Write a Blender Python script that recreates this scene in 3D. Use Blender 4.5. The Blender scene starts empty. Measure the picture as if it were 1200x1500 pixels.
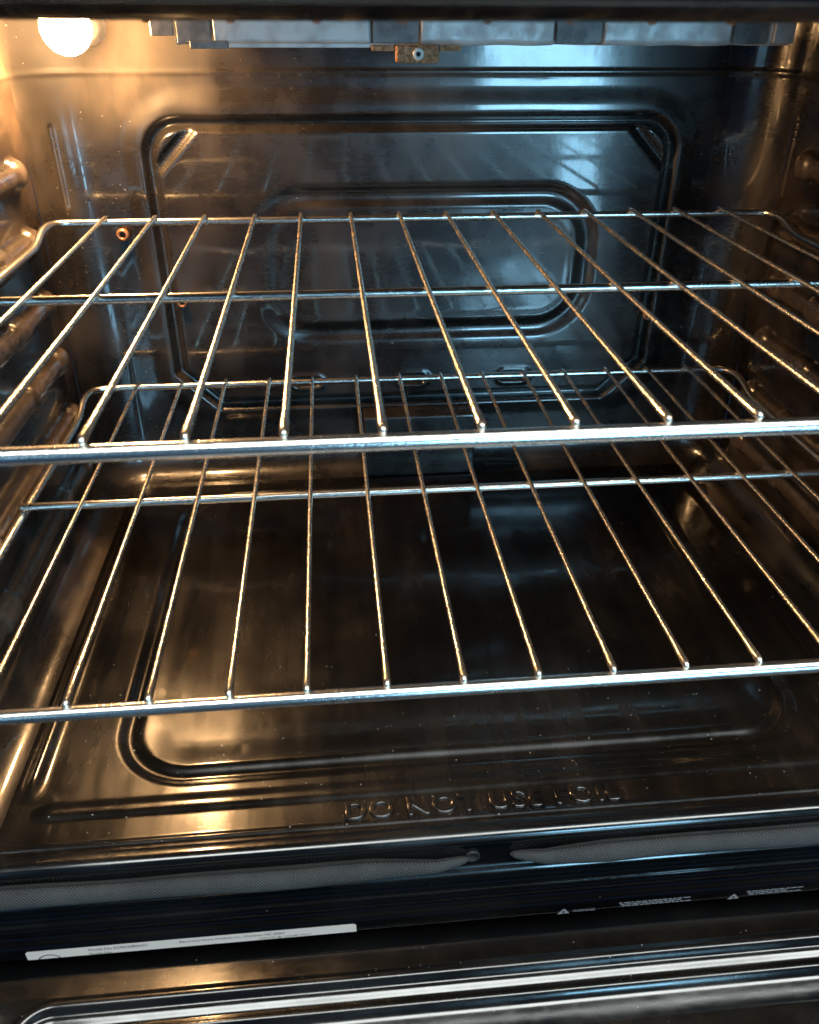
import bpy, math, random
import numpy as np
from mathutils import Vector, Matrix

random.seed(7)
rng = np.random.default_rng(7)
scene = bpy.context.scene
C = scene.collection

# ------------------------------------------------------------------ camera
# metres; x right, y into the oven, z up; z = 0 is the top of the lower rack
CAM = Vector((-0.0785, -0.3085, 0.2960))
PITCH, YAW, ROLL = 0.5542, 0.0969, 0.0054
fw = Vector((math.sin(YAW)*math.cos(PITCH), math.cos(YAW)*math.cos(PITCH), -math.sin(PITCH)))
rt = Vector((math.cos(YAW), -math.sin(YAW), 0)); up = rt.cross(fw)
r2 = math.cos(ROLL)*rt + math.sin(ROLL)*up
u2 = -math.sin(ROLL)*rt + math.cos(ROLL)*up
cam = bpy.data.cameras.new('camera')
cam.sensor_fit = 'HORIZONTAL'; cam.sensor_width = 36.0
cam.lens = 1195.2/1200*36.0
cam.clip_start = 0.01; cam.clip_end = 50
cam.dof.use_dof = True; cam.dof.focus_distance = 0.62; cam.dof.aperture_fstop = 15
co = bpy.data.objects.new('camera', cam); C.objects.link(co)
co.matrix_world = Matrix(((r2.x, u2.x, -fw.x, CAM.x), (r2.y, u2.y, -fw.y, CAM.y), (r2.z, u2.z, -fw.z, CAM.z), (0, 0, 0, 1)))
scene.camera = co

# ------------------------------------------------------------------ world, window light and added fill panes
w = bpy.data.worlds.new('World'); scene.world = w; w.use_nodes = True
bg = w.node_tree.nodes['Background']
bg.inputs['Color'].default_value = (0.15, 0.45, 1.0, 1); bg.inputs['Strength'].default_value = 0.08

def room_or_fill_light(name, loc, target, sx, sz, power, col):
    l = bpy.data.lights.new(name, 'AREA'); l.shape = 'RECTANGLE'
    l.size = sx; l.size_y = sz; l.energy = power; l.color = col
    o = bpy.data.objects.new(name, l); C.objects.link(o)
    o.location = loc
    o.rotation_euler = (Vector(target)-Vector(loc)).to_track_quat('-Z', 'Y').to_euler()
    return o
# glazed patio door across the kitchen, behind the photographer's right shoulder: the clear part above a
# low cupboard, and the slim part beside the cupboard that reaches further down
def pane(x0, x1, z0, z1, radiance, y=-2.2):
    a = (x1-x0)*(z1-z0); c = ((x0+x1)/2, y, (z0+z1)/2)
    room_or_fill_light('room_or_fill_light', c, (c[0], 0.0, c[2]), x1-x0, z1-z0, radiance*math.pi*a, (0.33, 0.71, 1.0))
pane(0.50, 1.00, 0.03, 0.70, 27.0)
pane(0.84, 1.00, -0.42, 0.03, 19.0)
# added light pane, no real door: brightens the broil shield and right corner
pane(1.80, 2.60, -0.35, 0.40, 8.0)
# added light pane in place of the bright left side of the kitchen
pane(-2.60, -1.30, 0.10, 1.10, 2.2)
# long cool ceiling lamp over the middle of the kitchen
room_or_fill_light('ceiling_lamp', (0.40, -0.95, 1.95), (0.40, -0.95, 0.0), 2.6, 0.75, 100, (0.95, 1.0, 0.97))

vs = scene.view_settings
vs.view_transform = 'Standard'; vs.look = 'None'; vs.gamma = 1.0; vs.exposure = 0.0
vs.use_curve_mapping = False
scene.cycles.use_denoising = True
scene.cycles.max_bounces = 6; scene.cycles.glossy_bounces = 5; scene.cycles.diffuse_bounces = 2
scene.cycles.sample_clamp_indirect = 6.0; scene.cycles.caustics_reflective = True
scene.cycles.blur_glossy = 0.3

# ------------------------------------------------------------------ materials
def new_mat(name):
    m = bpy.data.materials.new(name); m.use_nodes = True
    nt = m.node_tree
    return m, nt, nt.nodes['Principled BSDF']
def N(nt, t, **kw):
    n = nt.nodes.new(t)
    for k, v in kw.items(): setattr(n, k, v)
    return n
def coords(nt, scale=(1, 1, 1)):
    tc = N(nt, 'ShaderNodeTexCoord'); mp = N(nt, 'ShaderNodeMapping')
    mp.inputs['Scale'].default_value = scale
    nt.links.new(tc.outputs['Object'], mp.inputs['Vector'])
    return mp.outputs['Vector']
def noise(nt, vec, scale, detail=4, rough=0.55):
    n = N(nt, 'ShaderNodeTexNoise'); n.inputs['Scale'].default_value = scale
    n.inputs['Detail'].default_value = detail; n.inputs['Roughness'].default_value = rough
    nt.links.new(vec, n.inputs['Vector']); return n.outputs['Fac']
def ramp(nt, fac, a, b, lo=0.0, hi=1.0):
    n = N(nt, 'ShaderNodeMapRange'); n.interpolation_type = 'SMOOTHSTEP'
    n.inputs['From Min'].default_value = a; n.inputs['From Max'].default_value = b
    n.inputs['To Min'].default_value = lo; n.inputs['To Max'].default_value = hi
    nt.links.new(fac, n.inputs['Value']); return n.outputs['Result']
def math_(nt, op, a, b):
    n = N(nt, 'ShaderNodeMath', operation=op)
    for i, x in enumerate((a, b)):
        if isinstance(x, (int, float)): n.inputs[i].default_value = x
        else: nt.links.new(x, n.inputs[i])
    return n.outputs[0]
def mixc(nt, fac, a, b):
    n = N(nt, 'ShaderNodeMix', data_type='RGBA')
    for i, x in ((0, fac), (6, a), (7, b)):
        if isinstance(x, (int, float)): n.inputs[i].default_value = x
        elif isinstance(x, tuple): n.inputs[i].default_value = (*x, 1)
        else: nt.links.new(x, n.inputs[i])
    return n.outputs[2]
def bump(nt, h, strength, dist, prev=None):
    n = N(nt, 'ShaderNodeBump'); n.inputs['Strength'].default_value = strength
    n.inputs['Distance'].default_value = dist
    nt.links.new(h, n.inputs['Height'])
    if prev is not None: nt.links.new(prev, n.inputs['Normal'])
    return n.outputs['Normal']

def enamel(name, dark, light, r0, r1, coat, coat_r, speck=0.86, streak=(1, 1, 1), wav=0.10, crest_lit=None, dull=None):
    """glossy black porcelain enamel with wiping streaks and baked-on specks"""
    m, nt, b = new_mat(name)
    v = coords(nt); vs_ = coords(nt, streak)
    patch = ramp(nt, noise(nt, v, 9, 3), 0.38, 0.68)
    st = ramp(nt, noise(nt, vs_, 24, 4, 0.6), 0.3, 0.75)
    col = mixc(nt, math_(nt, 'MULTIPLY', patch, ramp(nt, st, 0, 1, 0.4, 1.0)), dark, light)
    if crest_lit:   # bulb-lit tan of the rack guide crests, put into the colour
        tcx = N(nt, 'ShaderNodeTexCoord'); sx = N(nt, 'ShaderNodeSeparateXYZ')
        nt.links.new(tcx.outputs['Object'], sx.inputs[0])
        crest = ramp(nt, math_(nt, 'ABSOLUTE', sx.outputs['X'], 0), 0.3120, 0.3065, 0.0, 1.0)
        crest = math_(nt, 'MULTIPLY', crest, ramp(nt, sx.outputs['Z'], -0.088, -0.080))
        crest = math_(nt, 'MULTIPLY', crest, ramp(nt, noise(nt, v, 120, 4, 0.65), 0.30, 0.62, 0.25, 1.0))
        col = mixc(nt, crest, col, crest_lit)
    # specks
    vo = N(nt, 'ShaderNodeTexVoronoi'); vo.inputs['Scale'].default_value = 230
    nt.links.new(v, vo.inputs['Vector'])
    sep = N(nt, 'ShaderNodeSeparateColor'); nt.links.new(vo.outputs['Color'], sep.inputs[0])
    size = ramp(nt, sep.outputs['Green'], 0, 1, 0.05, 0.16)
    dist = math_(nt, 'DIVIDE', vo.outputs['Distance'], size)
    spot = ramp(nt, dist, 0.55, 1.0, 1.0, 0.0)
    # clustered: more of them where a broad noise is high
    thr = ramp(nt, noise(nt, v, 6, 3), 0.35, 0.65, 0.985, speck)
    sel = math_(nt, 'GREATER_THAN', sep.outputs['Red'], thr)
    spot = math_(nt, 'MULTIPLY', spot, sel)
    col = mixc(nt, math_(nt, 'MULTIPLY', spot, 0.7), col, (0.30, 0.27, 0.23))
    nt.links.new(col, b.inputs['Base Color'])
    # fine wiping swirls
    sw = N(nt, 'ShaderNodeTexNoise'); sw.inputs['Scale'].default_value = 55; sw.inputs['Detail'].default_value = 2
    sw.inputs['Distortion'].default_value = 1.4
    nt.links.new(coords(nt, (1.0, 1.0, 7.0) if streak[2] != 1 else (7.0, 1.0, 1.0)), sw.inputs['Vector'])
    swirl = ramp(nt, sw.outputs['Fac'], 0.45, 0.62)
    ro = math_(nt, 'ADD', ramp(nt, st, 0, 1, r0, r1), ramp(nt, patch, 0, 1, -0.04, 0.05))
    ro = math_(nt, 'ADD', ro, math_(nt, 'MULTIPLY', swirl, 0.045 if streak[2] != 1 else 0.015))
    b.inputs['Specular IOR Level'].default_value = 0.42
    b.inputs['Coat Weight'].default_value = coat
    if dull:   # enamel made matt round the lamp to remove the bulb's reflection
        vd = N(nt, 'ShaderNodeVectorMath', operation='DISTANCE')
        tcd = N(nt, 'ShaderNodeTexCoord'); nt.links.new(tcd.outputs['Object'], vd.inputs[0]); vd.inputs[1].default_value = dull
        dm = math_(nt, 'ADD', vd.outputs['Value'], math_(nt, 'MULTIPLY', noise(nt, v, 40, 3), 0.03))
        mask = ramp(nt, dm, 0.065, 0.125, 1.0, 0.0)
        ro = math_(nt, 'ADD', ro, math_(nt, 'MULTIPLY', mask, 0.28))
        nt.links.new(ramp(nt, mask, 0, 1, coat, 0.0), b.inputs['Coat Weight'])
        nt.links.new(ramp(nt, mask, 0, 1, 0.42, 0.15), b.inputs['Specular IOR Level'])
    nt.links.new(ro, b.inputs['Roughness'])
    nt.links.new(ramp(nt, st, 0, 1, coat_r*0.6, coat_r*1.5), b.inputs['Coat Roughness'])
    n1 = bump(nt, noise(nt, v, 22, 1), wav, 0.0022)
    n2 = bump(nt, noise(nt, vs_, 160, 3), 0.025, 0.0005, n1)
    n3 = bump(nt, spot, 0.9, 0.0007, n2)
    nt.links.new(n3, b.inputs['Normal']); nt.links.new(n2, b.inputs['Coat Normal'])
    return m

M = {}
M['wall'] = enamel('enamel_wall', (0.010, 0.0088, 0.0080), (0.046, 0.037, 0.029), 0.25, 0.34, 1.0, 0.085, 0.45, (1.6, 1.6, 0.8), 0.05, None, (-0.2605, 0.445, 0.283))
M['side'] = enamel('enamel_side', (0.005, 0.0042, 0.0036), (0.050, 0.034, 0.022), 0.26, 0.42, 0.8, 0.09, 0.60, (1.6, 0.8, 1.6), 0.06, (0.075, 0.056, 0.042), (-0.2900, 0.405, 0.283))
M['floor'] = enamel('enamel_floor', (0.0030, 0.0024, 0.0020), (0.010, 0.0075, 0.0055), 0.20, 0.245, 0.6, 0.10, 0.93, (2.4, 0.35, 1), 0.07)
M['frame'] = enamel('enamel_frame', (0.0030, 0.0032, 0.0036), (0.007, 0.007, 0.0075), 0.18, 0.28, 0.6, 0.08, 0.95, (0.5, 3, 3), 0.06)
M['door'] = enamel('enamel_door', (0.0035, 0.0032, 0.0030), (0.011, 0.009, 0.007), 0.16, 0.26, 0.6, 0.09, 0.95, (0.6, 3, 3), 0.06)

def chrome(name, tint, stain, thr, r0, r1):
    m, nt, b = new_mat(name); v = coords(nt)
    g = noise(nt, v, 900, 3, 0.7)
    s = ramp(nt, math_(nt, 'ADD', math_(nt, 'MULTIPLY', noise(nt, v, 28, 4), 0.55), math_(nt, 'MULTIPLY', g, 0.45)), thr, thr+0.14)
    nt.links.new(mixc(nt, s, tint, stain), b.inputs['Base Color'])
    b.inputs['Metallic'].default_value = 1.0
    nt.links.new(ramp(nt, s, 0, 1, r0, r1), b.inputs['Roughness'])
    nt.links.new(bump(nt, g, 0.35, 0.0004), b.inputs['Normal'])
    return m
M['chrome'] = chrome('chrome_wire', (0.94, 0.86, 0.74), (0.50, 0.36, 0.23), 0.51, 0.27, 0.48)
M['chrome_bar'] = chrome('chrome_bar', (0.92, 0.89, 0.84), (0.48, 0.37, 0.26), 0.57, 0.23, 0.45)

m, nt, b = new_mat('aluminised_steel'); v = coords(nt)
nt.links.new(mixc(nt, ramp(nt, noise(nt, v, 60, 5), 0.4, 0.7), (0.80, 0.80, 0.79), (0.60, 0.59, 0.57)), b.inputs['Base Color'])
b.inputs['Metallic'].default_value = 0.25
nt.links.new(ramp(nt, noise(nt, v, 120, 4), 0.3, 0.7, 0.42, 0.62), b.inputs['Roughness'])
nt.links.new(bump(nt, noise(nt, v, 220, 4), 0.3, 0.0008), b.inputs['Normal'])
M['steel'] = m

m, nt, b = new_mat('dark_grey_steel'); v = coords(nt)  # darker grey steel for shield pockets, underside, tab and lamp socket
nt.links.new(mixc(nt, ramp(nt, noise(nt, v, 70, 5), 0.35, 0.65), (0.16, 0.16, 0.165), (0.30, 0.295, 0.29)), b.inputs['Base Color'])
b.inputs['Metallic'].default_value = 0.3; b.inputs['Roughness'].default_value = 0.55
nt.links.new(bump(nt, noise(nt, v, 260, 4), 0.4, 0.0008), b.inputs['Normal'])
M['dark_steel'] = m

m, nt, b = new_mat('rust'); v = coords(nt)
f = ramp(nt, noise(nt, v, 330, 6, 0.7), 0.36, 0.64)
nt.links.new(mixc(nt, f, (0.36, 0.16, 0.065), (0.82, 0.48, 0.27)), b.inputs['Base Color'])
b.inputs['Roughness'].default_value = 0.75
nt.links.new(bump(nt, f, 0.8, 0.0012), b.inputs['Normal'])
M['rust'] = m

m, nt, b = new_mat('copper_screw'); v = coords(nt)
nt.links.new(mixc(nt, ramp(nt, noise(nt, v, 400, 4), 0.4, 0.65), (0.60, 0.27, 0.14), (0.30, 0.12, 0.06)), b.inputs['Base Color'])
b.inputs['Metallic'].default_value = 0.75; b.inputs['Roughness'].default_value = 0.38
M['copper'] = m

m, nt, b = new_mat('dark_hole')
b.inputs['Base Color'].default_value = (0.006, 0.005, 0.005, 1); b.inputs['Roughness'].default_value = 0.7
M['hole'] = m

m, nt, b = new_mat('ceramic'); b.inputs['Base Color'].default_value = (0.55, 0.52, 0.46, 1); b.inputs['Roughness'].default_value = 0.6
M['ceramic'] = m

m, nt, b = new_mat('lit_bulb_glass')
b.inputs['Base Color'].default_value = (0.9, 0.85, 0.75, 1); b.inputs['Roughness'].default_value = 0.2
b.inputs['Emission Color'].default_value = (1.0, 0.565, 0.24, 1); b.inputs['Emission Strength'].default_value = 620.0
M['bulb'] = m

# braided gasket: weave from the tube's own UV
m, nt, b = new_mat('braided_fibreglass')
tc = N(nt, 'ShaderNodeTexCoord')
def wave(rot_, sc):
    mp = N(nt, 'ShaderNodeMapping'); mp.inputs['Rotation'].default_value = (0, 0, rot_)
    nt.links.new(tc.outputs['UV'], mp.inputs['Vector'])
    wv = N(nt, 'ShaderNodeTexWave'); wv.inputs['Scale'].default_value = sc; wv.inputs['Distortion'].default_value = 0.6
    wv.inputs['Detail'].default_value = 1
    nt.links.new(mp.outputs['Vector'], wv.inputs['Vector']); return wv.outputs['Fac']
wf = math_(nt, 'MULTIPLY', wave(0.9, 230), wave(-0.9, 230))
nz = noise(nt, coords(nt), 45, 4)
nt.links.new(mixc(nt, ramp(nt, math_(nt, 'ADD', wf, math_(nt, 'MULTIPLY', nz, 0.5)), 0.2, 0.75), (0.007, 0.007, 0.008), (0.075, 0.073, 0.068)), b.inputs['Base Color'])
b.inputs['Roughness'].default_value = 0.62
nt.links.new(bump(nt, wf, 0.9, 0.0009), b.inputs['Normal'])
M['gasket'] = m

m, nt, b = new_mat('label_white'); b.inputs['Base Color'].default_value = (0.86, 0.88, 0.88, 1); b.inputs['Roughness'].default_value = 0.35
M['label'] = m
m, nt, b = new_mat('ink_black'); b.inputs['Base Color'].default_value = (0.02, 0.02, 0.02, 1); b.inputs['Roughness'].default_value = 0.5
M['ink'] = m
m, nt, b = new_mat('print_white'); b.inputs['Base Color'].default_value = (0.30, 0.34, 0.40, 1); b.inputs['Roughness'].default_value = 0.5
M['print'] = m
m, nt, b = new_mat('dust'); b.inputs['Base Color'].default_value = (0.62, 0.58, 0.52, 1); b.inputs['Roughness'].default_value = 0.8
M['dust'] = m
m, nt, b = new_mat('crumb_brown'); b.inputs['Base Color'].default_value = (0.55, 0.26, 0.09, 1); b.inputs['Roughness'].default_value = 0.7
M['crumb'] = m

# ------------------------------------------------------------------ mesh helpers
def obj_from(name, verts, faces, mat, parent=None, smooth=True, uv=None):
    me = bpy.data.meshes.new(name)
    me.from_pydata([tuple(map(float, p)) for p in verts], [], faces)
    if uv is not None:
        l = me.uv_layers.new(name='UVMap')
        idx = np.empty(len(me.loops), dtype=np.int32); me.loops.foreach_get('vertex_index', idx)
        l.data.foreach_set('uv', np.asarray(uv, dtype=np.float32)[idx].ravel())
    if smooth: me.polygons.foreach_set('use_smooth', [True]*len(me.polygons))
    me.materials.append(mat); me.update()
    o = bpy.data.objects.new(name, me); C.objects.link(o)
    if parent is not None: o.parent = parent
    return o
def grid(name, P, mat, parent, flip=False):
    """P: (rows, cols, 3) array of points"""
    r, c = P.shape[:2]
    i = np.arange(r*c).reshape(r, c)
    q = np.stack([i[:-1, :-1], i[:-1, 1:], i[1:, 1:], i[1:, :-1]], -1).reshape(-1, 4)
    if flip: q = q[:, ::-1]
    me = bpy.data.meshes.new(name)
    me.vertices.add(r*c); me.vertices.foreach_set('co', P.reshape(-1).astype(np.float32))
    n = len(q)
    me.loops.add(n*4); me.loops.foreach_set('vertex_index', q.reshape(-1).astype(np.int32))
    me.polygons.add(n); me.polygons.foreach_set('loop_start', np.arange(0, n*4, 4, dtype=np.int32))
    me.polygons.foreach_set('use_smooth', np.ones(n, dtype=bool))
    me.update(calc_edges=True); me.validate()
    me.materials.append(mat)
    o = bpy.data.objects.new(name, me); C.objects.link(o); o.parent = parent
    return o
def tube_data(path, radii, seg=12, cap=True):
    path = [Vector(p) for p in path]; n = len(path)
    if not hasattr(radii, '__len__'): radii = [radii]*n
    V, F, UV = [], [], []
    t0 = (path[1]-path[0]).normalized()
    ref = Vector((0, 0, 1)) if abs(t0.z) < 0.9 else Vector((1, 0, 0))
    nrm = (ref - t0*ref.dot(t0)).normalized(); L = 0
    for k in range(n):
        a = path[max(k-1, 0)]; b_ = path[min(k+1, n-1)]
        t = (b_-a).normalized()
        nrm = (nrm - t*nrm.dot(t)).normalized(); bi = t.cross(nrm)
        if k: L += (path[k]-path[k-1]).length
        for s in range(seg):
            an = 2*math.pi*s/seg
            V.append(path[k] + radii[k]*(math.cos(an)*nrm + math.sin(an)*bi))
            UV.append((L, radii[k]*an))
    for k in range(n-1):
        for s in range(seg):
            s2 = (s+1) % seg
            F.append((k*seg+s, k*seg+s2, (k+1)*seg+s2, (k+1)*seg+s))
    if cap:
        F.append(tuple(reversed(range(seg)))); F.append(tuple(range((n-1)*seg, n*seg)))
    return V, F, UV
def tube(name, path, radii, mat, parent=None, seg=12):
    V, F, UV = tube_data(path, radii, seg); return obj_from(name, V, F, mat, parent, True, UV)
def round_ends(path, r, k=4):
    """radius list with hemispherical ends; returns path, radii"""
    p = [Vector(x) for x in path]; d0 = (p[0]-p[1]).normalized(); d1 = (p[-1]-p[-2]).normalized()
    A, R = [], []
    for j in range(k):
        a = math.pi/2*(1-j/k); A.append(p[0]+d0*r*math.sin(a)); R.append(max(r*math.cos(a), r*0.06))
    A += p; R += [r]*len(p)
    for j in range(k):
        a = math.pi/2*(j+1)/k; A.append(p[-1]+d1*r*math.sin(a)); R.append(max(r*math.cos(a), r*0.06))
    return A, R
def bez_corner(pts, rad, n=7):
    """polyline with rounded corners"""
    pts = [Vector(p) for p in pts]; out = [pts[0]]
    for i in range(1, len(pts)-1):
        p0, p1, p2 = pts[i-1], pts[i], pts[i+1]
        r = rad[i-1] if hasattr(rad, '__len__') else rad
        a = p1 + (p0-p1).normalized()*min(r, (p0-p1).length*0.49)
        c = p1 + (p2-p1).normalized()*min(r, (p2-p1).length*0.49)
        for k in range(n+1):
            t = k/n; out.append((1-t)**2*a + 2*t*(1-t)*p1 + t*t*c)
    out.append(pts[-1]); return out
def subdiv(path, step):
    out = [Vector(path[0])]
    for p in path[1:]:
        p = Vector(p); d = (p-out[-1]).length; k = max(1, int(d/step)); a = out[-1].copy()
        for j in range(1, k+1): out.append(a.lerp(p, j/k))
    return out
def lathe(name, prof, origin, axis, mat, parent, seg=28):
    """prof: list of (distance along axis, radius)"""
    ax = Vector(axis).normalized()
    ref = Vector((0, 0, 1)) if abs(ax.z) < 0.9 else Vector((1, 0, 0))
    n = (ref-ax*ref.dot(ax)).normalized(); b_ = ax.cross(n); o = Vector(origin)
    V, F = [], []
    for d, r in prof:
        for s in range(seg):
            an = 2*math.pi*s/seg; V.append(o+ax*d+max(r, 1e-5)*(math.cos(an)*n+math.sin(an)*b_))
    for k in range(len(prof)-1):
        for s in range(seg):
            s2 = (s+1) % seg; F.append((k*seg+s, k*seg+s2, (k+1)*seg+s2, (k+1)*seg+s))
    return obj_from(name, V, F, mat, parent)
def bevel_box(name, lo, hi, mat, parent, bev=0.001, seg=2, rot=None):
    import bmesh
    bm = bmesh.new(); bmesh.ops.create_cube(bm, size=1)
    lo, hi = Vector(lo), Vector(hi); c = (lo+hi)/2; s = hi-lo
    for v_ in bm.verts: v_.co = Vector((v_.co.x*s.x, v_.co.y*s.y, v_.co.z*s.z))
    if bev: bmesh.ops.bevel(bm, geom=bm.edges[:], offset=bev, segments=seg, affect='EDGES', profile=0.5)
    if rot is not None: bm.transform(rot)
    for v_ in bm.verts: v_.co += c
    me = bpy.data.meshes.new(name); bm.to_mesh(me); bm.free()
    me.polygons.foreach_set('use_smooth', [False]*len(me.polygons))
    me.materials.append(mat); o = bpy.data.objects.new(name, me); C.objects.link(o); o.parent = parent
    return o
def text_obj(name, body, size, mat, parent, M4, extrude=0.0, bevel=0.0, spacing=1.0, width=None, align='LEFT'):
    cu = bpy.data.curves.new(name, 'FONT'); cu.body = body; cu.size = size; cu.extrude = extrude
    cu.bevel_depth = bevel; cu.bevel_resolution = 2; cu.space_character = spacing; cu.align_x = align
    cu.resolution_u = 4
    t = bpy.data.objects.new(name, cu); C.objects.link(t)
    bpy.context.view_layer.update()
    me = bpy.data.meshes.new_from_object(t.evaluated_get(bpy.context.evaluated_depsgraph_get()))
    bpy.data.objects.remove(t)
    if width:
        xs = [v_.co.x for v_ in me.vertices]; k = width/(max(xs)-min(xs)); me.transform(Matrix.Diagonal((k, 1, 1, 1)))
    me.transform(M4); me.materials.clear(); me.materials.append(mat)
    o = bpy.data.objects.new(name, me); C.objects.link(o); o.parent = parent
    return o
def sst(a, b_, x):
    t = np.clip((x-a)/(b_-a), 0, 1); return t*t*(3-2*t)
def rrect(x, y, cx, cy, hx, hy, r):
    qx = np.abs(x-cx)-hx+r; qy = np.abs(y-cy)-hy+r
    return np.hypot(np.maximum(qx, 0), np.maximum(qy, 0))+np.minimum(np.maximum(qx, qy), 0)-r
def waves(a, b_, amp):
    return amp*(np.sin(a*23+1.3+2*np.sin(b_*17))*0.5+np.sin(b_*31+a*11)*0.3+np.sin(a*57-b_*41+.7)*0.2)

# ------------------------------------------------------------------ oven cavity
W, YB, ZF, ZT = 0.315, 0.460, -0.120, 0.335      # half width, back wall, floor, ceiling
RC, RF = 0.045, 0.026                            # corner radii: wall to wall, wall to floor
oven = bpy.data.objects.new('oven', None); C.objects.link(oven)
oven['label'] = 'open electric oven with black enamel interior lit by a warm bulb'
oven['category'] = 'oven'

rows = [(z, 0.0, 0.0) for z in np.arange(ZT, ZF+RF, -0.0016)]
rows += [(ZF+RF-RF*math.sin(t), RF*(1-math.cos(t)), math.sin(t)) for t in np.linspace(0, math.pi/2, 22)]
rz = np.array([r[0] for r in rows]); rd = np.array([r[1] for r in rows]); rn = np.array([r[2] for r in rows])
cosr = np.sqrt(np.maximum(0, 1-rn**2))

def back_height(x, z):
    h = waves(x, z, 0.0003)
    # broad raised field, then the channel, then the flat field
    d1 = rrect(x, z, 0.001, 0.088, 0.2465, 0.144, 0.05)
    h += 0.0030*(1-sst(-0.010, 0.010, d1))
    dz = rrect(x, z, 0.001, 0.084, 0.2290, 0.128, 0.026)
    ax = np.abs(x-0.001); zb = 0.084-0.128
    cham_b = (ax-0.2290+(zb-z)+0.036)/math.sqrt(2)       # cut bottom corners
    d2 = np.maximum(dz, cham_b)
    ch = lambda d, w_=0.0072: np.where(np.abs(d) < w_, 0.5+0.5*np.cos(math.pi*d/w_), 0.0)**0.8
    g = ch(d2)
    zt = 0.084+0.128
    cham_t = (ax-0.2290+(z-zt)+0.040)/math.sqrt(2)
    gt = 0.5*ch(cham_t)*(dz < 0.004)
    g = np.maximum(g, gt)
    h -= 0.0085*g
    # pressed panel in the middle, its channel fading out on the bulb side
    d3 = rrect(x, z, 0.008, 0.0905, 0.154, 0.0620, 0.045)
    fade = 0.12+0.88*sst(-0.148, -0.090, x+0.25*np.minimum(0, z-0.04))
    h -= 0.0040*ch(d3, 0.0115)*fade
    h -= 0.0015*(1-sst(-0.02, 0.0, d3))
    # three small oval slots
    for cx in (-0.107, -0.002, 0.101):
        d = rrect(x, z, cx, -0.0225, 0.0125, 0.0038, 0.0037)
        h -= 0.0045*(1-sst(-0.0015, 0.0015, d))
        h += 0.0012*np.exp(-((d-0.003)/0.002)**2)
    # welded seam below the roof
    h += 0.0013*np.exp(-((z-0.2500)/0.0016)**2)
    return h

na = 52
cols = []
for t in np.linspace(0, math.pi/2, na): cols.append(('L', t))
for x in np.arange(-W+RC+0.0016, W-RC-0.0008, 0.0016): cols.append(('B', x))
for t in np.linspace(0, math.pi/2, na): cols.append(('R', t))
P = np.zeros((len(rows), len(cols), 3))
for j, (k, t) in enumerate(cols):
    rr = RC-rd
    if k == 'L':
        nx, ny = math.cos(t), -math.sin(t)
        px = -W+RC-rr*math.cos(t); py = YB-RC+rr*math.sin(t)
    elif k == 'R':
        nx, ny = -math.sin(t), -math.cos(t)
        px = W-RC+rr*math.sin(t); py = YB-RC+rr*math.cos(t)
    else:
        nx, ny = 0.0, -1.0; px = np.full_like(rz, t); py = YB-rd
    h = back_height(px, rz) if k == 'B' else 0.0013*np.exp(-((rz-0.25)/0.0016)**2)+waves(px, rz, 0.0005)
    if k == 'L': h = h-0.0026*np.exp(-((t-0.80)*RC/0.0017)**2)*sst(0.146, 0.150, rz)*(1-sst(0.211, 0.214, rz))
    if k == 'B':
        h = h*sst(-0.10, -0.088, rz)
    P[:, j, 0] = px+nx*cosr*h; P[:, j, 1] = py+ny*cosr*h; P[:, j, 2] = rz+rn*h
back = grid('back_wall', P, M['wall'], oven, flip=True)
back['label'] = 'back wall of black enamel with pressed channel and panel'

RIDGES = [0.187, 0.1365, 0.0875, 0.0385, -0.0125, -0.0620]
def side_height(y, z, sgn):
    h = waves(y, z, 0.0004)
    for zc in RIDGES:
        u = (0.388-y)            # distance forward from the rear end of the guide
        seg = np.where(u < 0.022, 0.0125, np.where(u < 0.075, 0.0100, np.where(u < 0.098, 0.0122, 0.0104)))
        end = 0.388; frt = 0.045
        yy = np.clip(y, frt+0.012, end-0.012)
        d = np.hypot(y-yy, z-zc)
        # blend of segment widths so that they meet in short shoulders
        s1 = 0.0090+0.0026*(1-sst(0.020, 0.026, u))+0.0024*sst(0.072, 0.077, u)*(1-sst(0.094, 0.100, u))+0.0024*sst(0.215, 0.22, u)*(1-sst(0.24, 0.245, u))
        t = np.clip(d/s1, 0, 1)
        h = np.maximum(h, s1*0.86*np.sqrt(np.maximum(0, 1-t**2.4)))
    # upright stiffening crease near the back
    d = np.hypot(y-0.408, z-np.clip(z, 0.157, 0.215))
    h += 0.0022*np.exp(-(d/0.0022)**2)*(sgn > 0)
    d = np.abs(y-0.395)
    h += 0.0010*np.exp(-(d/0.004)**2)*(z < 0.14)
    h += 0.0013*np.exp(-((z-0.2500)/0.0016)**2)
    return h
ys = np.arange(0.0, YB-RC+1e-6, (YB-RC)/230)
for sgn, nm in ((-1, 'left'), (1, 'right')):
    P = np.zeros((len(rows), len(ys), 3))
    H = side_height(ys[None, :], rz[:, None], sgn)
    H = H*sst(-0.098, -0.090, rz)[:, None]
    H = H*(1-sst(YB-RC-0.008, YB-RC-0.001, ys))[None, :] + (0.0013*np.exp(-((rz-0.25)/0.0016)**2))[:, None]*sst(YB-RC-0.008, YB-RC-0.001, ys)[None, :]
    P[:, :, 0] = sgn*(W-rd[:, None]-cosr[:, None]*H)
    P[:, :, 1] = ys[None, :]
    P[:, :, 2] = rz[:, None]+rn[:, None]*H
    o = grid('side_wall', P, M['side'], oven, flip=(sgn < 0))
    o['label'] = 'side wall with tubular rack guides, ' + ('beside the lit bulb' if sgn < 0 else 'across from the bulb')

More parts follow.
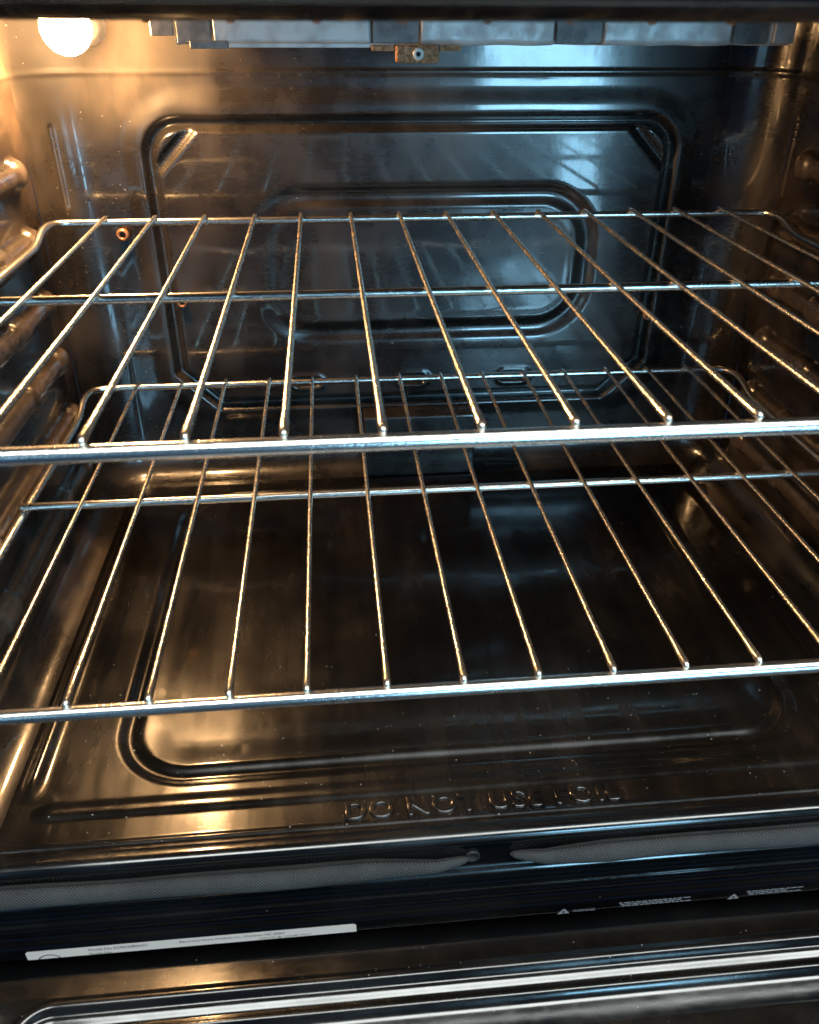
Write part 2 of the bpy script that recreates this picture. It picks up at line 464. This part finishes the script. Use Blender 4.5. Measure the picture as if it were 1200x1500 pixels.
# floor pan ----------------------------------------------------------
def floor_height(x, y):
    h = waves(x, y, 0.00055)*sst(0.03, 0.06, y)
    d = rrect(x, y, 0.001, 0.232, 0.2285, 0.176, 0.045)
    h -= 0.0031*np.where(np.abs(d) < 0.0092, 0.5+0.5*np.cos(math.pi*d/0.0092), 0.0)
    h -= 0.0016*(1-sst(-0.03, -0.005, d))
    # raised long edges of the pan
    e = np.abs(np.abs(x)-0.279)
    m_ = sst(0.040, 0.060, y)*(1-sst(0.40, 0.43, y))
    h += 0.0036*np.exp(-(e/0.0045)**2)*m_
    # cross rib in front
    mx = 1-sst(0.262, 0.276, np.abs(x))
    h += 0.0015*(sst(0.0265, 0.0325, y)*(1-sst(0.0345, 0.0430, y)))*mx
    h += 0.0010*np.exp(-((y-0.0095)/0.0015)**2)
    return h*(1-sst(0.284, 0.289, np.abs(x)))*(1-sst(YB-RF-0.012, YB-RF-0.004, y)) - 0.0006*sst(0.288, 0.292, np.abs(x)) - 0.0006*sst(YB-RF, YB-RF+0.004, y)
xs = np.arange(-W, W+1e-6, 0.0016)
yl = np.concatenate([np.arange(0.004, 0.075, 0.0008), np.arange(0.075, YB+1e-6, 0.002)])
X, Y = np.meshgrid(xs, yl)
P = np.stack([X, Y, ZF+floor_height(X, Y)], -1)
floor = grid('floor_pan', P, M['floor'], oven)
floor['label'] = 'glossy black oven floor with pressed rectangular channel'

tm = Matrix.Translation((-0.0, 0.0135, ZF+0.0003))
text_obj('embossed_lettering', 'DO NOT USE FOIL', 0.0168, M['floor'], floor, tm, 0.0004, 0.0009, 1.12, 0.172, 'CENTER')

# ceiling
P = np.zeros((2, 2, 3)); P[0, 0] = (-W, 0, ZT); P[0, 1] = (W, 0, ZT); P[1, 0] = (-W, YB, ZT); P[1, 1] = (W, YB, ZT)
grid('ceiling_panel', P, M['wall'], oven, flip=True)

# bake element cover at the foot of the back wall
cov = bevel_box('element_cover', (-0.053, YB-0.028, ZF+0.0005), (0.061, YB-0.002, -0.052), M['wall'], oven, 0.0022, 3)

# ------------------------------------------------------------------ front frame
def sweep_x(name, prof, x0, x1, mat, parent, n=60, close=False):
    xs_ = np.linspace(x0, x1, n); pr = np.array(prof)
    P = np.zeros((len(pr), n, 3))
    P[:, :, 0] = xs_[None, :]; P[:, :, 1] = pr[:, 0][:, None]; P[:, :, 2] = pr[:, 1][:, None]
    return grid(name, P, mat, parent, flip=True)
def smooth_prof(p, n=5):
    return [tuple(v_)[1:] for v_ in bez_corner([(0, a, b_) for a, b_ in p], 0.0028, n)]
prof = [(0.0060, -0.1204), (0.0020, -0.1190), (-0.0030, -0.1188), (-0.0062, -0.1215), (-0.0062, -0.1275), (-0.0030, -0.1290), (-0.0030, -0.1500),
        (-0.0068, -0.1530), (-0.0076, -0.1580), (-0.0064, -0.1610), (-0.0064, -0.1665), (-0.0084, -0.1690), (-0.0084, -0.1740),
        (-0.0074, -0.1765), (-0.0074, -0.1820), (-0.0095, -0.1850), (-0.0095, -0.1990), (0.0200, -0.2030), (0.0200, -0.2700)]
sill = sweep_x('front_sill', smooth_prof(prof), -0.36, 0.36, M['frame'], oven)
sill['label'] = 'ridged black front sill below the oven floor'
ZL = 0.2920
prof = [(0.030, ZT), (0.030, ZL+0.004), (0.024, ZL), (-0.004, ZL), (-0.012, ZL+0.006), (-0.012, ZT+0.03)]
lip = sweep_x('top_lip', smooth_prof(prof), -0.36, 0.36, M['frame'], oven)
lip['label'] = 'dark front lip above the opening'
for s in (-1, 1):
    o = bevel_box('side_frame', (s*0.3375-0.0225, -0.010, -0.119), (s*0.3375+0.0225, -0.0005, ZL+0.001), M['frame'], oven, 0.003, 3)
# little rivets under the lip; copper colour stands in for warm bulb light
for px in (-0.1365, -0.1085, -0.0795, -0.0500, -0.0205, 0.0090, 0.0385, 0.0675):
    lathe('rivet', [(0, 0.0018), (0.0005, 0.0017), (0.0010, 0.0011), (0.0012, 0.0)], (px, 0.018, ZL+0.0002), (0, 0, -1), M['copper'], lip, 14)

# ------------------------------------------------------------------ gasket
def gasket(x0, x1, hook, lab):
    n = 120; path = []; R = []
    for k in range(n+1):
        t = k/n; x = x0+(x1-x0)*t
        e = min((x-x0) if hook < 0 else 9, (x1-x) if hook > 0 else 9)
        z = -0.1385+0.0008*math.sin(x*21+hook)+0.0004*math.sin(x*63)
        r = 0.0063+0.0004*math.sin(x*37)
        if e < 0.06: r *= 0.16+0.84*(e/0.06)**0.5; z += (-0.0015 if hook < 0 else -0.0030)*(1-e/0.06)
        path.append((x, -0.0085+(0.004*(1-e/0.02) if e < 0.02 else 0), z)); R.append(r)
    path, R = path, R
    o = tube('door_gasket', path, R, M['gasket'], oven, 20)
    o['label'] = lab
    return o
gasket(-0.36, -0.0115, 1, 'grey braided gasket rope ending beside the small gap, on the bulb side')
gasket(0.0135, 0.36, -1, 'grey braided gasket rope starting at the small gap, away from the bulb')
# dark eyelet where the rope is tucked in
lathe('gasket_eyelet', [(0, 0.0046), (0.0012, 0.0046), (0.0016, 0.0038), (0.0006, 0.0034), (0.0004, 0.0)], (-0.0095, -0.0032, -0.1405), (0, -1, 0), M['hole'], sill, 20)

# ------------------------------------------------------------------ rating label and printed warnings
FY = -0.0096
lab = obj_from('rating_label', [(-0.2795, FY-0.0003, -0.1893), (-0.0830, FY-0.0003, -0.1893), (-0.0815, FY-0.0003, -0.1908), (-0.0815, FY-0.0003, -0.1978), (-0.0815, 0.006, -0.2032), (-0.281, 0.006, -0.2032), (-0.281, FY-0.0003, -0.1978), (-0.281, FY-0.0003, -0.1908)],
               [(0, 7, 6, 3, 2, 1), (6, 5, 4, 3)], M['label'], oven, False)
lab['label'] = 'white rating sticker with fine black print'
def face_m(x, z, dy=0.00045): return Matrix.Translation((x, FY-dy, z)) @ Matrix.Rotation(math.pi/2, 4, 'X')
text_obj('lettering', 'Model No FCRE3082ASC', 0.0032, M['ink'], lab, face_m(-0.2445, -0.1936), width=0.0355)
text_obj('lettering', 'Serial No', 0.0026, M['ink'], lab, face_m(-0.2445, -0.1974), width=0.013)
text_obj('lettering', 'Electrolux Home Products Inc., Charlotte NC 28262', 0.0028, M['ink'], lab, face_m(-0.1900, -0.1933), width=0.064)
text_obj('lettering', '12.0 kW @ 120/240 VOLT', 0.0025, M['ink'], lab, face_m(-0.1420, -0.1968), width=0.032)
V, F = [], []
for k in range(25):
    a = math.pi*(0.17+0.66*k/24)
    for r in (0.0070, 0.0078): V.append((-0.268+r*math.cos(a), FY-0.00045, -0.2010+r*math.sin(a)*0.95))
for k in range(24): F.append((2*k, 2*k+1, 2*k+3, 2*k+2))
obj_from('printed_ring', V, F, M['ink'], lab, False)

def flat_poly(name, pts, mat, parent, dy=0.0003):
    return obj_from(name, [(x, FY-dy, z) for x, z in pts], [tuple(range(len(pts)))], mat, parent, False)
def triangle(x, z):
    t = flat_poly('warning_triangle', [(x-0.0040, z-0.0050), (x+0.0040, z-0.0050), (x+0.0005, z), (x-0.0005, z)], M['print'], oven)
    flat_poly('exclamation_mark', [(x-0.0004, z-0.0042), (x+0.0004, z-0.0042), (x+0.0006, z-0.0016), (x-0.0006, z-0.0016)], M['ink'], t, 0.0006)
triangle(0.0510, -0.1932); triangle(0.1640, -0.1932)
text_obj('lettering', 'WARNING', 0.0036, M['print'], oven, face_m(0.0570, -0.1972), width=0.0145)
def lines(x0, x1, z0, n, parent):
    """fine print too small to read: rows of short dashes"""
    V, F = [], []
    for r in range(n):
        x = x0+0.001*r; z = z0-0.0017*r; end = x1-0.006*(r % 2)-random.random()*0.004
        while x < end:
            L = random.uniform(0.0018, 0.0055); b0 = len(V)
            V += [(x, FY-0.0003, z), (x+L, FY-0.0003, z), (x+L, FY-0.0003, z+0.0009), (x, FY-0.0003, z+0.0009)]
            F.append((b0, b0+1, b0+2, b0+3)); x += L+0.0007
    obj_from('fine_print', V, F, M['print'], parent, False)
lines(0.0870, 0.1350, -0.1925, 3, oven); lines(0.1720, 0.2090, -0.1920, 3, oven)

# ------------------------------------------------------------------ door
ZD = -0.1560
door = bpy.data.objects.new('oven_door', None); C.objects.link(door); door.parent = oven
door['label'] = 'open black enamel door lying flat with rounded pressed rim'
def door_height(x, y):
    d = rrect(x, y, 0.0, -0.2615, 0.264, 0.200, 0.024)
    h = waves(x, y, 0.0003)
    h += 0.19*np.clip(-0.043-y, 0, 0.016)        # the edge strip leans back towards the oven
    h += 0.0036*(1-sst(-0.0006, 0.0042, np.abs(d+0.0030)-0.0012))
    h -= 0.0030*(1-sst(-0.0155, -0.0085, d))
    h += 0.0040*np.exp(-((d+0.0178)/0.0030)**2)
    h -= 0.0030*(1-sst(-0.034, -0.021, d))
    h -= 0.006*sst(-0.0465, -0.0426, y)
    return h
xl = np.concatenate([np.arange(-0.345, -0.235, 0.0011), np.arange(-0.235, 0.235, 0.008), np.arange(0.235, 0.3451, 0.0011)])
yl = np.concatenate([np.arange(-0.470, -0.120, 0.006), np.arange(-0.120, -0.0425, 0.0006)])
X, Y = np.meshgrid(xl, yl)
P = np.stack([X, Y, ZD+door_height(X, Y)], -1)
grid('inner_panel', P, M['door'], door)
bevel_box('storage_drawer', (-0.355, -0.0470, -0.420), (0.355, 0.0180, -0.2360), M['frame'], oven, 0.004, 3)  # drawer box brought up under the gap to keep light out from below
bevel_box('outer_shell', (-0.345, -0.4695, ZD-0.055), (0.345, -0.0440, ZD-0.0125), M['frame'], door, 0.004, 3)

# ------------------------------------------------------------------ broil element shield under the roof
shield = bpy.data.objects.new('broil_shield', None); C.objects.link(shield); shield.parent = oven
shield['label'] = 'pale steel broil shield strip under the oven roof'
SY, SZ0, SZ1 = 0.385, 0.2718, 0.322
xs = np.arange(-0.1830, 0.2830, 0.0010); zs = np.linspace(SZ0, SZ1, 24)
POCKETS = ((-0.1833, -0.1560), (-0.0418, -0.0048), (0.0962, 0.1343), (0.2342, 0.2638))
def pocket(x):
    g = np.zeros_like(x)
    for a, c in POCKETS:
        g = np.maximum(g, sst(a-0.001, a+0.003, x)*(1-sst(c-0.003, c+0.001, x)))
    return g
X, Z = np.meshgrid(xs, zs); pk = pocket(X); t = (Z-SZ0)/(SZ1-SZ0)
Yp = SY+0.002*t+pk*0.012+waves(X*2, Z, 0.0004)
Yp = Yp+0.004*np.exp(-((Z-SZ0)/0.0012)**2)
Zp = Z+0.0003*np.sin(X*140)*(1-t)
face = grid('shield_face', np.stack([X, Yp, Zp], -1), M['steel'], shield)
P = np.zeros((2, len(xs), 3)); P[:, :, 0] = xs; P[0, :, 1] = Yp[0]; P[1, :, 1] = YB-0.004; P[0, :, 2] = Zp[0]; P[1, :, 2] = SZ0+0.004
grid('shield_bottom', P, M['dark_steel'], shield, flip=True)
for a, c in POCKETS:
    bevel_box('shield_pocket', (a+0.0015, SY+0.0015, SZ0+0.0012), (c-0.0015, SY+0.0035, SZ0+0.040), M['dark_steel'], shield, 0.0006, 2, Matrix.Rotation(math.radians(-4), 4, 'X'))
bevel_box('mounting_tab', (-0.2004, SY+0.002, 0.2775), (-0.1835, SY+0.005, 0.305), M['dark_steel'], shield, 0.0012, 3)
bevel_box('mounting_tab', (0.2660, SY-0.003, 0.2735), (0.2827, SY-0.0005, 0.300), M['steel'], shield, 0.0011, 3)
bevel_box('lower_lip', (-0.1447, SY-0.0030, SZ0-0.0014), (-0.0247, SY-0.0006, SZ0+0.0014), M['steel'], shield, 0.0005, 2)
bevel_box('lower_lip', (-0.1728, SY-0.0028, SZ0-0.0022), (-0.1452, SY-0.0006, SZ0+0.0030), M['dark_steel'], shield, 0.0006, 2)
br = bevel_box('element_bracket', (-0.0243, SY-0.012, 0.2608), (0.0081, SY-0.0045, 0.2724), M['rust'], oven, 0.0022, 4)
br['label'] = 'rusty element bracket with a small screw'
bevel_box('flange', (-0.0414, SY-0.008, 0.2684), (-0.0247, SY-0.004, 0.2722), M['rust'], br, 0.0008, 2)
bevel_box('flange', (0.0086, SY-0.008, 0.2684), (0.0248, SY-0.004, 0.2722), M['rust'], br, 0.0008, 2)
sc_ = lathe('screw', [(-0.0015, 0.0042), (0.0006, 0.0042), (0.0014, 0.0032), (0.0015, 0.0019), (0.0004, 0.0017), (0.0003, 0.0)], (-0.0076, SY-0.012, 0.2668), (0, -1, 0), M['steel'], br, 20)
lathe('screw_hole', [(0.0, 0.0016), (0.0003, 0.0)], (-0.0076, SY-0.01245, 0.2668), (0, -1, 0), M['hole'], sc_, 14)

# ------------------------------------------------------------------ lit bulb
BX, BY, BZ, BR = -0.2605, 0.3930, 0.2822, 0.0176
lamp = bpy.data.objects.new('oven_light', None); C.objects.link(lamp); lamp.parent = oven
lamp['label'] = 'glowing warm light bulb high in the back corner'
pr = []
for k in range(19):
    a = math.radians(-90+k*8.6); pr.append((BR*math.sin(a), BR*math.cos(a)))
pr += [(0.021, 0.0100), (0.031, 0.0100)]
lathe('bulb_glass', pr, (BX, BY, BZ), (0, 1, 0), M['bulb'], lamp, 32)
lathe('lamp_socket', [(0.029, 0.0098), (0.0300, 0.0112), (0.058, 0.0114), (0.062, 0.0130), (0.072, 0.0150)], (BX, BY, BZ), (0, 1, 0), M['dark_steel'], lamp, 28)

# ------------------------------------------------------------------ copper screws on the back wall
for (x, z, s) in ((-0.2605, 0.1235, 1.0), (-0.2175, 0.0615, 0.85), (0.2310, 0.0375, 0.75)):
    sp = [(-0.012, 0.0032*s), (0.004, 0.0032*s), (0.0042, 0.0056*s), (0.0060, 0.0058*s), (0.0078, 0.0046*s), (0.0080, 0.0028*s), (0.0050, 0.0024*s), (0.0049, 0.0)]
    q = lathe('wall_screw', sp, (x, YB, z), (0, -1, 0), M['copper'], oven, 24)
    lathe('screw_recess', [(0.0, 0.0022*s), (0.0004, 0.0)], (x, YB-0.0052, z), (0, -1, 0), M['hole'], q, 14)

# ------------------------------------------------------------------ racks
PITCH_X, DEPTH, MID = 0.040, 0.4154, 0.2050
def make_rack(z, dy, label, seed):
    rnd = random.Random(seed)
    r = bpy.data.objects.new('oven_rack', None); C.objects.link(r)
    r.location = (0, dy, z)
    r['label'] = label; r['category'] = 'oven rack'; r['group'] = 'wire racks on the oven guides'
    zb = -0.0047
    # one bent rod: front corner, side rail, back bar, side rail, front corner
    pts = [(-0.3030, 0.004, -0.0110), (-0.3030, 0.360, -0.0110), (-0.3040, 0.388, -0.0030), (-0.3000, DEPTH-0.004, zb+0.001), (-0.2790, DEPTH, zb),
           (0.2810, DEPTH, zb), (0.3020, DEPTH-0.004, zb+0.001), (0.3060, 0.388, -0.0030), (0.3050, 0.360, -0.0110), (0.3050, 0.004, -0.0110)]
    path = bez_corner(pts, [0.012, 0.010, 0.011, 0.011, 0.011, 0.011, 0.010, 0.012], 6)
    path = subdiv(path, 0.03)
    tube('frame_rod', path, 0.0031, M['chrome_bar'], r, 14)
    fp, fr = round_ends(subdiv([(-0.307, 0.0, zb-0.0004), (0.309, 0.0, zb-0.0004)], 0.04), 0.0038)
    tube('front_bar', fp, fr, M['chrome_bar'], r, 18)
    mp, mr = round_ends(subdiv([(-0.3030, MID, zb-0.0002), (0.3050, MID, zb-0.0002)], 0.04), 0.0030)
    tube('support_bar', mp, mr, M['chrome_bar'], r, 14)
    # cross wires share one mesh; weld beads at the front end
    wp = [(0, 0.0005, 0.0000), (0, 0.0030, 0.0003), (0, 0.02, 0.0001)] + [(0, 0.02+(DEPTH-0.04)*k/12, -0.0006*math.sin(math.pi*k/12)) for k in range(1, 13)] + [(0, DEPTH-0.006, 0.0), (0, DEPTH+0.0005, -0.0006)]
    wr = [0.0018, 0.0022, 0.0017] + [0.00165]*12 + [0.00165, 0.0014]
    wp = [Vector(wp[0])+Vector((0, -0.0013, -0.0004))]+[Vector(p) for p in wp]; wr = [0.0008]+wr
    first = tube('cross_wire', wp, wr, M['chrome'], r, 10)
    first.location.x = -6.5*PITCH_X
    for k in range(1, 14):
        o = first.copy(); C.objects.link(o); o.parent = r
        o.location = ((k-6.5)*PITCH_X+rnd.uniform(-0.0006, 0.0006), 0, 0)
        o.rotation_euler.z = rnd.uniform(-0.002, 0.002)
    return r
make_rack(0.1488, -0.0084, 'chrome wire oven rack on the higher guides, nearer the bulb', 3)
make_rack(0.0, 0.0, 'chrome wire oven rack on the lower guides, close above the oven floor', 5)

# ------------------------------------------------------------------ dust and crumbs
def specks(name, pts, mat):
    V, F = [], []
    for (x, y, z, s) in pts:
        b0 = len(V)
        for dx, dy, dz in ((1, 0, 0), (-1, 0.2, 0), (0, 1, 0), (0.1, -1, 0), (0, 0, 0.8), (0, 0, -0.3)):
            V.append((x+s*dx*random.uniform(.6, 1.2), y+s*dy*random.uniform(.6, 1.2), z+s*dz))
        for a, b_, c in ((0, 2, 4), (2, 1, 4), (1, 3, 4), (3, 0, 4), (2, 0, 5), (1, 2, 5), (3, 1, 5), (0, 3, 5)): F.append((b0+a, b0+b_, b0+c))
    return obj_from(name, V, F, mat, None, False)
pts = []
for _ in range(270):
    x = random.uniform(-0.27, 0.27); y = 0.006+abs(random.gauss(0, 0.09))
    if y > 0.42: continue
    z = ZF+float(floor_height(np.array(x), np.array(y)))
    pts.append((x, y, z+0.0001, random.choice((0.00012, 0.00015, 0.00018, 0.00024, 0.0003, 0.00045))))
for _ in range(90):
    x = random.uniform(-0.28, 0.28); y = random.uniform(-0.13, -0.048)
    pts.append((x, y, ZD+float(door_height(np.array(x), np.array(y)))+0.0001, random.choice((0.00015, 0.0002, 0.0003))))
o = specks('dust_specks', pts, M['dust']); o['kind'] = 'stuff'
o['label'] = 'pale dust specks scattered over the oven floor and door'; o['category'] = 'dust'
